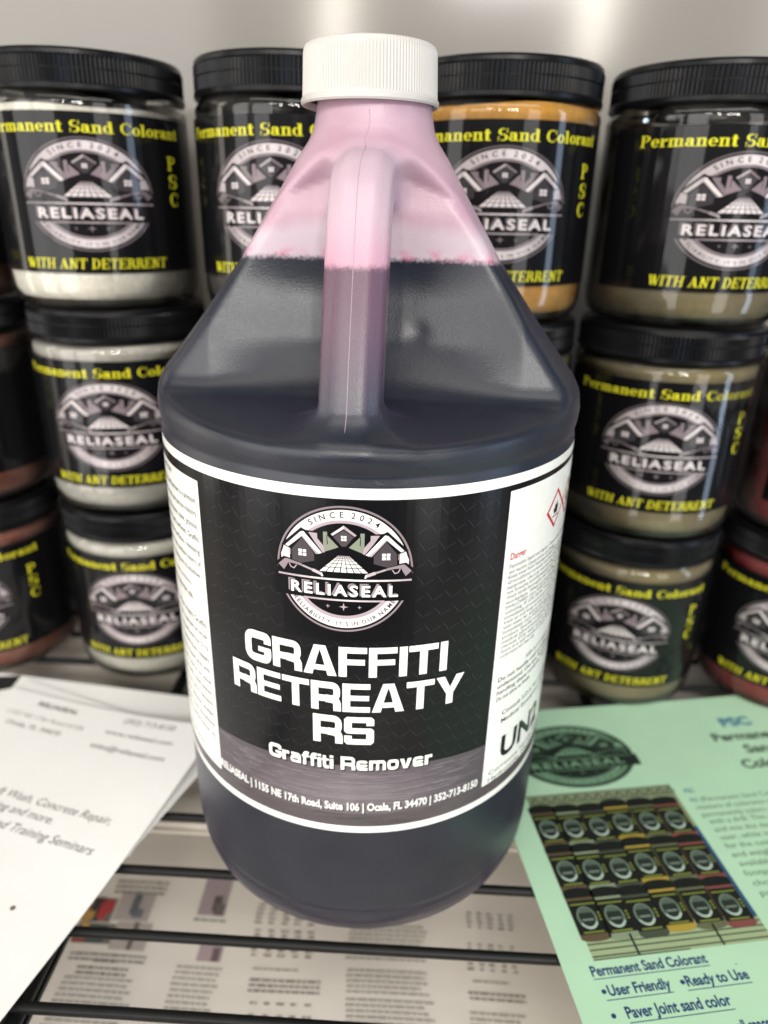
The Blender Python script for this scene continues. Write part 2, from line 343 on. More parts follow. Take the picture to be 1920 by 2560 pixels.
# fat-face serif letters of the jar labels
def serif(A, s, x, y, H, width, col, layer, shear=.0):
    K = .205; th = .07; X = .68
    def E(cx, cy, rx, ry, a0=0, a1=360):
        n = 20; o = []; i = []
        for q in range(n+1):
            a = radians(a0+(a1-a0)*q/n); o.append((cx+rx*cos(a), cy+ry*sin(a))); i.append((cx+(rx-K)*cos(a) if rx > K else cx, cy+(ry-th)*sin(a)))
        return ('s', o, i)
    def B(x0, y0, x1, y1): return ('p', [(x0, y0), (x1, y0), (x1, y1), (x0, y1)])
    def stem(x0, y0, y1, top=True, bot=True):
        r = [B(x0, y0, x0+K, y1)]
        if bot: r.append(B(x0-.1, y0, x0+K+.1, y0+th))
        if top: r.append(B(x0-.1, y1-th, x0+K*.9, y1))
        return r
    D = {
     'P': (.92, stem(.12, 0, 1)+[E(.36, .73, .48, .27, -90, 90)]),
     'R': (1.0, stem(.12, 0, 1)+[E(.36, .74, .46, .26, -90, 90), ('p', [(.50, .50), (.74, .50), (.98, .06), (1.02, 0), (.74, 0)])]),
     'B': (.95, stem(.12, 0, 1)+[E(.36, .76, .44, .24, -90, 90), E(.36, .27, .50, .27, -90, 90)]),
     'D': (1.05, stem(.12, 0, 1)+[E(.36, .5, .62, .5, -90, 90)]),
     'S': (.80, [E(.40, .72, .36, .28, 60, 270), E(.40, .28, .38, .28, -120, 90), ('p', [(.68, .66), (.76, .66), (.76, 1), (.70, 1)]), ('p', [(.04, 0), (.10, 0), (.12, .34), (.04, .34)])]),
     'C': (.92, [E(.48, .5, .46, .5, 55, 305), ('p', [(.80, .66), (.88, .66), (.88, 1), (.82, 1)]), ('p', [(.80, .02), (.88, .30), (.80, .34)])]),
     'W': (1.35, [('p', [(0, 1), (.26, 1), (.50, .25), (.50, 0), (.34, 0)]), ('p', [(.45, .9), (.45, 1), (.72, 1), (.98, .25), (.95, 0), (.80, 0)]), ('p', [(1.20, 1), (1.30, 1), (.98, 0), (.88, 0)]), ('p', [(.66, .9), (.74, .9), (.50, 0), (.42, 0)])]),
     'I': (.46, stem(.11, 0, 1)+[B(.0, 1-th, .46, 1)]),
     'T': (.96, stem(.36, 0, .97, False)+[B(.02, .91, .94, 1), B(.02, .68, .08, .95), B(.88, .68, .94, .95)]),
     'H': (1.1, stem(.1, 0, 1)+stem(.76, 0, 1)+[B(.3, .46, .8, .54), B(.0, 1-th, .44, 1), B(.66, 1-th, 1.1, 1)]),
     'A': (1.1, [('p', [(.44, 1), (.60, 1), (1.0, 0), (.72, 0), (.44, .78)]), ('p', [(.46, .95), (.52, .9), (.2, 0), (.1, 0)]), B(.25, .28, .75, .35), B(0, 0, .36, th), B(.62, 0, 1.1, th)]),
     'N': (1.1, stem(.14, 0, 1, True, False)[:1]+[('p', [(.1, 1), (.38, 1), (.94, 0), (.78, 0)]), B(.80, 0, .92, 1), B(0, 0, .5, th), B(.66, 1-th, 1.08, 1), B(0, 1-th, .3, 1)]),
     'E': (.95, stem(.12, 0, 1)+[B(.3, 0, .9, th), B(.3, 1-th, .88, 1), B(.3, .46, .68, .54), B(.82, 0, .9, .3), B(.80, .72, .88, 1), B(.62, .35, .68, .65)]),
     'e': (.68, [E(.34, X/2, .34, X/2, 0, 320), B(.2, X/2-.03, .66, X/2+.04)]),
     'r': (.60, stem(.1, 0, X)+[('p', [(.3, X-.22), (.42, X-.02), (.58, X), (.60, X-.22), (.46, X-.2)])]),
     'm': (1.22, stem(.1, 0, X)+stem(.50, 0, X-.04, False)+stem(.90, 0, X-.04, False)+[B(.3, X-.1, .66, X), B(.7, X-.1, 1.06, X)]),
     'n': (.84, stem(.1, 0, X)+stem(.52, 0, X-.04, False)+[B(.3, X-.1, .68, X)]),
     'a': (.74, [E(.30, .20, .29, .20, 60, 300), B(.38, .03, .62, X-.08), B(.12, X-.09, .55, X), ('p', [(.08, X-.24), (.26, X-.26), (.26, X-.04), (.12, X-.04)]), B(.56, 0, .76, th)]),
     't': (.52, [B(.12, .05, .36, .9), B(0, X-.08, .5, X), B(.16, 0, .50, .1)]),
     'd': (.82, [E(.34, X/2, .34, X/2, 60, 300), B(.46, 0, .70, 1), B(.36, 1-th, .6, 1), B(.6, 0, .82, th)]),
     'o': (.70, [E(.35, X/2, .35, X/2)]),
     'l': (.46, stem(.11, 0, 1)),
     ' ': (.42, []),
    }
    gap = .05; tot = sum(D[c][0] for c in s)+gap*(len(s)-1); k = width/tot; px = 0; old = A.T
    for ch in s:
        A.T = lambda a, b, px=px: (x+(px+a)*k+b*H*shear, y+b*H)
        for i, it in enumerate(D[ch][1]):
            if it[0] == 's': A.strip(it[1], it[2], col, layer+i*.1)
            else: A.poly(it[1], col, layer+i*.1)
        px += D[ch][0]+gap
    A.T = old

# ------------------------------------------------------------------ materials
M = {}
def liquid_mat():
    m = bpy.data.materials.new('frosted_plastic_with_liquid'); m.use_nodes = True; nt = m.node_tree; N = nt.nodes; L = nt.links
    b = N['Principled BSDF']; tc = N.new('ShaderNodeTexCoord'); sep = N.new('ShaderNodeSeparateXYZ'); L.new(tc.outputs['Object'], sep.inputs[0])
    def noise(sc, det=4, vec=None):
        n = N.new('ShaderNodeTexNoise'); n.inputs['Scale'].default_value = sc; n.inputs['Detail'].default_value = det
        L.new(vec or tc.outputs['Object'], n.inputs['Vector']); return n.outputs[0]
    def rng(x, a, b_, c=0., d=1., sm=False):
        r = N.new('ShaderNodeMapRange'); r.inputs[1].default_value = a; r.inputs[2].default_value = b_; r.inputs[3].default_value = c; r.inputs[4].default_value = d
        if sm: r.interpolation_type = 'SMOOTHSTEP'
        L.new(x, r.inputs[0]); return r.outputs[0]
    def mth(op, a, b_):
        n = N.new('ShaderNodeMath'); n.operation = op
        for i, q in enumerate((a, b_)):
            if isinstance(q, (int, float)): n.inputs[i].default_value = q
            else: L.new(q, n.inputs[i])
        return n.outputs[0]
    def mixc(f, a, b_):
        n = N.new('ShaderNodeMix'); n.data_type = 'RGBA'
        if isinstance(f, float): n.inputs[0].default_value = f
        else: L.new(f, n.inputs[0])
        for i, q in ((6, a), (7, b_)):
            if isinstance(q, tuple): n.inputs[i].default_value = (*q, 1)
            else: L.new(q, n.inputs[i])
        return n.outputs[2]
    z = sep.outputs[2]
    at = N.new('ShaderNodeAttribute'); at.attribute_name = 'handle'; hd = at.outputs['Fac']
    n1 = noise(800, 4); n2 = noise(60, 4); n3 = noise(900, 3); n4 = noise(190, 3)
    zz = mth('ADD', z, mth('MULTIPLY', mth('SUBTRACT', n1, .5), .0026))
    zz = mth('ADD', zz, mth('MULTIPLY', mth('SUBTRACT', n2, .5), .0016))
    zz2 = mth('ADD', z, mth('MULTIPLY', mth('SUBTRACT', noise(45, 5), .5), .012))
    above = rng(zz, .2453, .2478, sm=True)
    foam = mth('MULTIPLY', rng(zz, .2510, .2466, sm=True), rng(n4, .46, .66))
    pink = mixc(rng(n2, .3, .7), lin((178, 144, 160)), lin((187, 156, 170)))
    pale = mixc(rng(zz2, .254, .2605, 1, 0, True), pink, lin((194, 176, 186)))
    top = mixc(foam, pale, lin((198, 132, 156)))
    slate = mixc(rng(n2, .3, .7), (.008, .011, .020), (.013, .016, .027))
    slate = mixc(rng(z, .000, .022, .55, 0, True), slate, (.050, .034, .050))
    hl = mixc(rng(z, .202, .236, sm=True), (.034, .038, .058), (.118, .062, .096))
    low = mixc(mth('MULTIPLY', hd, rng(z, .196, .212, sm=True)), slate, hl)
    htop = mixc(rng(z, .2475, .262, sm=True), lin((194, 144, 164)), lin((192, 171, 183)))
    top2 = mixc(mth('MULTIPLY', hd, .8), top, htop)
    c = mixc(above, low, top2)
    L.new(c, b.inputs['Base Color'])
    b.inputs['Subsurface Radius'].default_value = (.010, .006, .008); b.inputs['Subsurface Scale'].default_value = 1
    sw = mth('ADD', mth('MULTIPLY', above, .16), mth('MULTIPLY', hd, .15)); L.new(sw, b.inputs['Subsurface Weight'])
    L.new(rng(n2, .3, .7, .31, .37), b.inputs['Roughness']); b.inputs['Specular IOR Level'].default_value = .60; b.inputs['Sheen Weight'].default_value = .06; b.inputs['Sheen Roughness'].default_value = .35; b.inputs['Sheen Tint'].default_value = (.62, .5, .85, 1)
    bp = N.new('ShaderNodeBump'); bp.inputs['Strength'].default_value = .7; bp.inputs['Distance'].default_value = .00010
    L.new(mth('ADD', noise(2600, 3), mth('MULTIPLY', noise(900, 2), .5)), bp.inputs['Height']); L.new(bp.outputs[0], b.inputs['Normal'])
    return m
M['jug'] = liquid_mat()
M['cap'] = mat('white_cap_plastic', lin((197, 193, 188)), .42, .45, bump=4e-5, bscale=900, var=.02, vscale=60, sss=.12)
M['seam'] = mat('moulded_seam_plastic', lin((172, 150, 164)), .4, .6, sss=.1)
M['jug_label'] = mat('printed_satin_label', WHT, .22, .20, bump=1.2e-4, bscale=38, var=.03, vscale=220, attr='ink')
M['jar_label'] = mat('printed_gloss_label', WHT, .4, .06, bump=2e-5, bscale=40, var=.03, vscale=150, coat=.6, attr='ink')
M['lid'] = mat('black_ribbed_plastic', (.004, .004, .005), .30, .2, bump=3e-5, bscale=500, var=.1, vscale=90)
M['wire'] = mat('black_coated_wire', (.006, .0065, .0065), .42, .22, bump=8e-5, bscale=350, var=.25, vscale=120)
M['paper'] = mat('white_printed_paper', WHT, .75, .25, bump=4e-5, bscale=90, var=.012, vscale=40, attr='ink')
M['flyer'] = mat('green_printed_paper', WHT, .55, .35, bump=5e-5, bscale=60, var=.02, vscale=60, attr='ink')
M['under'] = mat('sleeved_print', WHT, .22, .5, bump=5e-4, bscale=22, var=.04, vscale=30, coat=.3, attr='ink')
M['liner'] = mat('beige_shelf_liner', lin((212, 204, 192)), .3, .5, bump=4e-4, bscale=25, var=.06, vscale=12)
M['wall'] = mat('grey_gloss_wall', lin((126, 121, 114)), .5, .3, bump=1.6e-4, bscale=75, var=.05, vscale=14, coat=1.)
M['wall'].node_tree.nodes['Principled BSDF'].inputs['Coat Roughness'].default_value = .13
def clear_mat():
    m = bpy.data.materials.new('clear_jar_plastic'); m.use_nodes = True; nt = m.node_tree; N = nt.nodes; L = nt.links
    N.remove(N['Principled BSDF']); out = N['Material Output']
    tr = N.new('ShaderNodeBsdfTransparent'); tr.inputs[0].default_value = (.985, .985, .98, 1)
    gl = N.new('ShaderNodeBsdfGlossy'); gl.inputs['Roughness'].default_value = .06
    df = N.new('ShaderNodeBsdfDiffuse'); df.inputs[0].default_value = (.45, .43, .40, 1)
    lw = N.new('ShaderNodeFresnel'); lw.inputs[0].default_value = 1.55
    mx = N.new('ShaderNodeMixShader'); m2 = N.new('ShaderNodeMixShader')
    tc = N.new('ShaderNodeTexCoord'); n = N.new('ShaderNodeTexNoise'); n.inputs['Scale'].default_value = 55; n.inputs['Detail'].default_value = 5
    L.new(tc.outputs['Object'], n.inputs['Vector'])
    r = N.new('ShaderNodeMapRange'); r.inputs[1].default_value = .35; r.inputs[2].default_value = .75; r.inputs[3].default_value = .0; r.inputs[4].default_value = .10
    L.new(n.outputs[0], r.inputs[0]); L.new(r.outputs[0], m2.inputs[0]); L.new(tr.outputs[0], m2.inputs[1]); L.new(df.outputs[0], m2.inputs[2])
    L.new(lw.outputs[0], mx.inputs[0]); L.new(m2.outputs[0], mx.inputs[1]); L.new(gl.outputs[0], mx.inputs[2]); L.new(mx.outputs[0], out.inputs[0])
    bp = N.new('ShaderNodeBump'); bp.inputs['Strength'].default_value = 1; bp.inputs['Distance'].default_value = 1.2e-4
    n3 = N.new('ShaderNodeTexNoise'); n3.inputs['Scale'].default_value = 30; L.new(tc.outputs['Object'], n3.inputs['Vector']); L.new(n3.outputs[0], bp.inputs['Height'])
    L.new(bp.outputs[0], gl.inputs['Normal']); L.new(bp.outputs[0], lw.inputs['Normal'])
    return m
M['clear'] = clear_mat()

# ------------------------------------------------------------------ setting
TH = -.057      # the whole rack stands slightly askew to the camera
def sh(x, y, z=0.):   # rack frame -> world
    return (x*cos(TH)-y*sin(TH), x*sin(TH)+y*cos(TH), z)
v = []; f = []
nx, nz = 40, 26
for j in range(nz+1):
    for i in range(nx+1):
        x = -1.4+2.8*i/nx; z = -.6+1.8*j/nz
        v.append(sh(x, .222+.0012*sin(x*9+z*4), z))
for j in range(nz):
    for i in range(nx):
        a = j*(nx+1)+i; f.append((a, a+1, a+nx+2, a+nx+1))
wl = link('wall', mesh('wall', v, f), M['wall'], None, True); tag(wl, kind='structure')

# wire shelf
shelf = tag(empty('wire_shelf', (0, 0, 0), TH), 'black wire rack shelf that carries the jug, the jars and the papers', 'shelf')
def tube_mesh(name, pts, r, n=10):
    v = []; f = []; tube_v(v, f, pts, r, n); return mesh(name, v, f)
wm = tube_mesh('wire', [(-.45+.9*i/12, .0003*sin(i*1.7), -.0020) for i in range(13)], .0020, 12)
wm.materials.append(M['wire']); wm.polygons.foreach_set('use_smooth', [True]*len(wm.polygons))
for k in range(-2, 12):
    o = link('wire', wm, None, shelf); o.location = (0, -.1065+.0293*k, random.uniform(-.0002, 0)); o.rotation_euler = (0, 0, random.uniform(-.002, .002))
cb = tube_mesh('cross_bar', [(0, -.2+.42*i/6, -.0079) for i in range(7)], .0033, 12); cb.materials.append(M['wire'])
for x in (-.118, .128):
    o = link('cross_bar', cb, None, shelf, True); o.location = (x, 0, 0)
bm = bmesh.new(); bmesh.ops.create_cube(bm, size=1, matrix=Matrix.Translation((-.1305, -.115, -.0165))@Matrix.Diagonal((.028, .15, .004, 1)))
bmesh.ops.bevel(bm, geom=bm.edges[:], offset=.0008, segments=2, affect='EDGES')
me = bpy.data.meshes.new('edge_plate'); bm.to_mesh(me); bm.free(); link('edge_plate', me, M['wire'], shelf)

# liner board under the wires
bm = bmesh.new(); bmesh.ops.create_cube(bm, size=1, matrix=Matrix.Translation((0, .101, -.0235))@Matrix.Diagonal((.9, .218, .007, 1)))
bmesh.ops.bevel(bm, geom=bm.edges[:], offset=.0025, segments=3, affect='EDGES')
me = bpy.data.meshes.new('shelf_board'); bm.to_mesh(me); bm.free()
o = link('shelf_board', me, M['liner']); o.rotation_euler = (0, 0, TH)
tag(o, 'beige glossy board just below the wires, under the jars', 'board')

# ------------------------------------------------------------------ jars
RJ, HJ = .0458, .1072
jar_body = lathe('jar_body', [(0.0, .0022), (.030, .0022), (.0385, .0008), (.0420, .0012), (.0444, .0040), (.0455, .0085), (.0458, .0140), (.0456, .0160), (.0456, .0840), (.0458, .0855), (.0456, .0872), (.0446, .0890), (.0432, .0902), (.0428, .0915), (.0428, .1000)], 96)
jar_body.materials.append(M['clear'])
def lid_mesh():
    n = 150; v = []; f = []
    prof = [(.0428, .0912, 0), (.0452, .0910, 0), (.0456, .0916, 0), (.0456, .0932, 0), (.0449, .0938, 1), (.0449, .0988, 1), (.0447, .0990, 0), (.0447, .0993, 0), (.0449, .0995, 1), (.0449, .1034, 1), (.0450, .1042, 0), (.0448, .1056, 0), (.0440, .1066, 0), (.0415, .1068, 0), (.0405, .1058, 0), (.030, .1056, 0), (0, .1056, 0)]
    N = n*2
    for r, z, rb in prof:
        for k in range(N):
            a = 2*pi*k/N; rr = r+(.00035 if (rb and k % 2 == 0) else (-.0003 if rb else 0)); v.append((rr*cos(a), rr*sin(a), z))
    for i in range(len(prof)-1):
        for k in range(N):
            k2 = (k+1) % N; f.append((i*N+k, i*N+k2, (i+1)*N+k2, (i+1)*N+k))
    return mesh('jar_lid', v, f)
jar_lid = lid_mesh(); jar_lid.materials.append(M['lid'])
def contents_mesh(fill, seed):
    rnd = random.Random(seed); n = 72; v = []; f = []
    prof = [(0, .0040), (.036, .0040), (.0415, .0046), (.0436, .0080), (.0443, .0145), (.0443, .04), (.0443, fill-.004)]
    for r, z in prof:
        for k in range(n): a = 2*pi*k/n; v.append((r*cos(a), r*sin(a), z))
    ph = rnd.uniform(0, 6)
    for r, dz in ((.0443, 0), (.040, .0006), (.02, .0012), (0.0, .0015)):
        for k in range(n):
            a = 2*pi*k/n; v.append((r*cos(a), r*sin(a), fill+dz+.0012*sin(a+ph)*(r/.044)+.0004*sin(5*a+ph)))
    m = len(v)//n
    for i in range(m-1):
        for k in range(n): k2 = (k+1) % n; f.append((i*n+k, i*n+k2, (i+1)*n+k2, (i+1)*n+k))
    return mesh('sand_fill', v, f)
def jar_label_mesh(left_psc):
    A = Art(); k = (.004, .004, .005)
    A.rect(-.062, .0168, .188, .0828, k, 0)
    serif(A, 'Permanent Sand Colorant', -.0472, .0747, .0046, .0955, YEL, 1)
    logo(A, 0, .0497, .0290, .0233, 1, {'w': lin((206, 197, 198)), 'lm': lin((160, 150, 152)), 'm': lin((118, 107, 111)), 'g': lin((128, 114, 120)), 'k': (.006, .005, .006)})
    serif(A, 'WITH ANT DETERRENT', -.034, .0188, .0044, .067, YEL, 1, .12)
    for i, c in enumerate('PSC'): serif(A, c, .0395, .0615-.0078*i, .0060, .0058, YEL, 1)
    if left_psc:
        for i, c in enumerate('PSC'): serif(A, c, -.0465, .0600-.0078*i, .0052, .0046, mix(YEL, k, .55), 1)
    for j in range(9):   # fine print on the far side of the label
        x = .085
        while x < .165:
            wd = random.uniform(.003, .009); A.rect(x, .066-.005*j, x+wd, .0675-.005*j, lin((150, 148, 150)), 1); x += wd+.0018
    return A.build('jar_label', cylmap(RJ, 1.0e-4), [i*.0032 for i in range(-22, 62)])
lab0 = jar_label_mesh(False)
for l_ in (lab0,): l_.materials.append(M['jar_label'])

SAND = {'white': lin((240, 236, 222)), 'grey': lin((184, 181, 171)), 'brown': lin((142, 84, 66)), 'char': lin((58, 52, 48)), 'amber': lin((192, 144, 66)), 'olive': lin((128, 117, 86)), 'red': lin((150, 52, 52)), 'pale': lin((192, 190, 178))}
SM = {k: mat('sand_'+k, c, .8, .25, bump=2.5e-4, bscale=900, var=.12, vscale=420) for k, c in SAND.items()}
fills = {}
def sand(kind, fill):
    if (kind, fill) not in fills:
        me = contents_mesh(fill, len(fills)); me.materials.append(SM[kind]); me.polygons.foreach_set('use_smooth', [True]*len(me.polygons)); fills[(kind, fill)] = me
    return fills[(kind, fill)]
for me in (jar_body, ): me.polygons.foreach_set('use_smooth', [True]*len(me.polygons))
first = None
CAMXY = Vector((0, -.2644))
def place_jar(x, y, row, face, kind, fill, label, lab):
    """face: how far (degrees) the emblem is turned to the right of the line of sight"""
    global first
    t = empty('jar', (x, y, HJ*row))
    az = atan2(CAMXY.x-x, -(CAMXY.y-y))
    t.rotation_euler = (0, 0, az+radians(face))
    tag(t, label, 'jar', 'jars of sand colorant stacked three high behind the jug')
    b = link('body', jar_body, None, t); l = link('lid', jar_lid, None, t); c = link('sand_fill', sand(kind, fill), None, t); p = link('label', lab, None, t)
    l.rotation_euler = (0, 0, random.uniform(0, 6)); p.rotation_euler = (random.uniform(-.004, .004), random.uniform(-.007, .007), random.uniform(-.03, .03)); p.scale = (1.003, 1.003, 1)
    return t
cx = {0: (-.2355, .1345), 1: (-.138, .1281), 2: (-.0380, .1185), 3: (.0590, .1135), 4: (.1549, .1074), 5: (.2535, .1005)}
T_ = 'clear jar of '
J = [
 (0, 2, 0, 0, -12, 'brown', .086, 'dark brown sand colorant jar cut off at the left edge, top of its stack', 0),
 (0, 1, 0, 0, -38, 'brown', .088, 'brown sand colorant jar at the left edge, middle of its stack, showing only PSC', 0),
 (0, 0, .001, -.002, -26, 'brown', .088, 'terracotta brown colorant jar at the left edge, bottom of its stack beside white papers', 0),
 (1, 2, 0, 0, -4, 'white', .086, 'jar of white sand colorant with black lid, top left beside the wall', 0),
 (1, 1, .0018, .0035, -14, 'grey', .088, 'light grey colorant jar under the white one, left of the jug shoulder', 1),
 (1, 0, .0037, .0031, -14, 'pale', .088, 'pale grey colorant jar at the bottom of its stack, left of the jug label', 1),
 (2, 2, 0, 0, -14, 'char', .074, 'charcoal colorant jar partly hidden behind the left of the white cap', 0),
 (2, 1, .001, .002, -6, 'char', .088, 'charcoal colorant jar hidden behind the left shoulder of the jug', 0),
 (2, 0, -.001, .003, 4, 'char', .088, 'charcoal colorant jar on the wires hidden behind the left half of the jug label', 0),
 (3, 2, 0, 0, 4, 'amber', .0885, 'jar of amber yellow colorant, top of its stack, right of the white cap', 0),
 (3, 1, .001, .002, 8, 'olive', .088, 'khaki colorant jar mostly hidden behind the right shoulder of the jug', 0),
 (3, 0, 0, .002, 8, 'char', .088, 'dark colorant jar on the wires hidden behind the right half of the jug label', 0),
 (4, 2, 0, 0, 25, 'olive', .080, 'olive colorant jar with clear upper rim, top right corner against the wall', 0),
 (4, 1, -.0007, -.0001, 8, 'olive', .088, 'olive green colorant jar, middle of its stack, right of the jug shoulder', 0),
 (4, 0, -.0007, .0022, 1, 'olive', .088, 'olive green colorant jar at the bottom of its stack, above the green flyer', 0),
 (5, 1, 0, 0, 42, 'red', .088, 'red colorant jar at the right edge, middle of its stack', 0),
 (5, 0, -.001, .002, 8, 'red', .088, 'red colorant jar at the right edge, bottom of its stack above the green flyer', 0),
]
for c, row, dx, dy, face, kind, fill, label, lv in J:
    place_jar(cx[c][0]+dx, cx[c][1]+dy, row, face, kind, fill, label, lab0)

# ------------------------------------------------------------------ the jug
PROF = [(0, .0045), (.058, .0045), (.0655, .0003), (.0695, .0002), (.0732, .0032), (.0750, .0090), (.0755, .0135), (.0750, .0150), (.0759, .0170), (.0762, .030), (.0762, .1895), (.0756, .1915), (.0764, .1945), (.0768, .1990), (.0760, .2045), (.0736, .2090), (.0705, .2125), (.0586, .2275), (.0446, .2463), (.0252, .2768), (.0216, .2818), (.0200, .2850), (.0193, .2880), (.0187, .2915), (.0180, .2990), (0, .2990)]
def sdf_poly2(P, X, Y):
    """signed distance to the closed polygon P on grid X, Y (negative inside)"""
    d = np.full(X.shape, 1e9); s = np.ones(X.shape); n = len(P)
    for i in range(n):
        a = P[i]; b = P[(i+1) % n]; ex, ey = b[0]-a[0], b[1]-a[1]; wx, wy = X-a[0], Y-a[1]
        t = np.clip((wx*ex+wy*ey)/(ex*ex+ey*ey+1e-20), 0, 1); d = np.minimum(d, (wx-ex*t)**2+(wy-ey*t)**2)
        c1 = Y >= a[1]; c2 = Y < b[1]; c3 = ex*wy > ey*wx
        s = np.where((c1 & c2 & c3) | (~c1 & ~c2 & ~c3), -s, s)
    return s*np.sqrt(d)
class Tab:
    def __init__(s, x0, x1, y0, y1, h, fn):
        s.x0, s.y0, s.h = x0, y0, h; xs = np.arange(x0, x1+h, h); ys = np.arange(y0, y1+h, h)
        X, Y = np.meshgrid(xs, ys, indexing='ij'); s.t = fn(X, Y)
    def __call__(s, x, y):
        t = s.t; a = np.clip((x-s.x0)/s.h, 0, t.shape[0]-1.001); b = np.clip((y-s.y0)/s.h, 0, t.shape[1]-1.001)
        i = a.astype(int); j = b.astype(int); a = a-i; b = b-j
        return (t[i, j]*(1-a)+t[i+1, j]*a)*(1-b)+(t[i, j+1]*(1-a)+t[i+1, j+1]*a)*b
full = PROF+[(-r, z) for r, z in reversed(PROF) if r > 0]
tab_l = Tab(0, .085, -.006, .31, .0006, lambda X, Y: sdf_poly2(full, X, Y))
# handle centre line in (y, z)
def bez(ps, n):
    out = []
    for i in range(n+1):
        t = i/n; q = [np.array(p, float) for p in ps]
        while len(q) > 1: q = [q[k]*(1-t)+q[k+1]*t for k in range(len(q)-1)]
        out.append(q[0])
    return out
HP = bez([(-.002, .2690), (-.016, .2690), (-.0265, .2690)], 3)+bez([(-.0265, .2690), (-.0372, .2685), (-.0420, .2560)], 12)[1:]+bez([(-.0420, .2560), (-.0600, .2110), (-.0655, .1960), (-.0655, .178)], 24)[1:]
def hoff(Y, Z):
    best = np.full(Y.shape, 1e9); s = np.zeros(Y.shape)
    for a, b in zip(HP[:-1], HP[1:]):
        e = b-a; L2 = e@e; wy, wz = Y-a[0], Z-a[1]; t = np.clip((wy*e[0]+wz*e[1])/L2, 0, 1)
        dy, dz = wy-e[0]*t, wz-e[1]*t; d = dy*dy+dz*dz; L = sqrt(L2)
        side = (wy*e[1]-wz*e[0])/L     # + on the outer side
        m = d < best; best = np.where(m, d, best); s = np.where(m, np.where(side >= 0, 1, -1)*np.sqrt(d), s)
    return s
tab_h = Tab(-.10, .03, .16, .31, .0006, hoff)
def smax(a, b, k):
    h = np.clip(.5-.5*(b-a)/k, 0, 1); return b*(1-h)+a*h+k*h*(1-h)
def smin(a, b, k): return -smax(-a, -b, k)
def sst(x, a, b): t = np.clip((x-a)/(b-a), 0, 1); return t*t*(3-2*t)
def parts_sdf(x, y, z):
    r = np.sqrt(x*x+y*y); L = tab_l(r, z)
    yp = -smax(.0335-.31*(z-.2), .0160+0*z, .006)+.008*np.clip(1-(x/.052)**2, 0, 1)*sst(z, .200, .222)*(1-sst(z, .232, .262))
    yp = yp-.75*np.maximum(z-.2715+9*x*x, 0)
    A = y-yp; B = .2000+.10*(y+.075)-z; C = z-.286
    cut = smax(smax(A, B, .006), C, .004)
    body = smax(L, -cut, .0032)
    s = tab_h(y, z); ax = np.abs(x); hw = .0092; hd = .0088; c = .0020
    a = ax-(hw-c); b = np.abs(s)-(hd-c)
    box = np.sqrt(np.maximum(a, 0)**2+np.maximum(b, 0)**2)+np.minimum(np.maximum(a, b), 0)-c
    ch = np.where(s > 0, (ax*.62+np.abs(s)*.785)-.0098, (ax+np.abs(s))*.7071-.0104)
    hnd = smax(smax(box, ch, .0012), .1935-z, .004)
    return body, hnd
def sdf(x, y, z):
    body, hnd = parts_sdf(x, y, z)
    k = .005+.011*sst(z, .216, .198)+.005*sst(z, .262, .276)
    d = smin(body, hnd, k)
    q = sst(z, .1985, .1915); d = d*(1-q)+body*q
    d = d+.0006*np.exp(-(((x-.0175)**2+(z-.2235)**2)/.0035**2))*(y < 0)
    return d
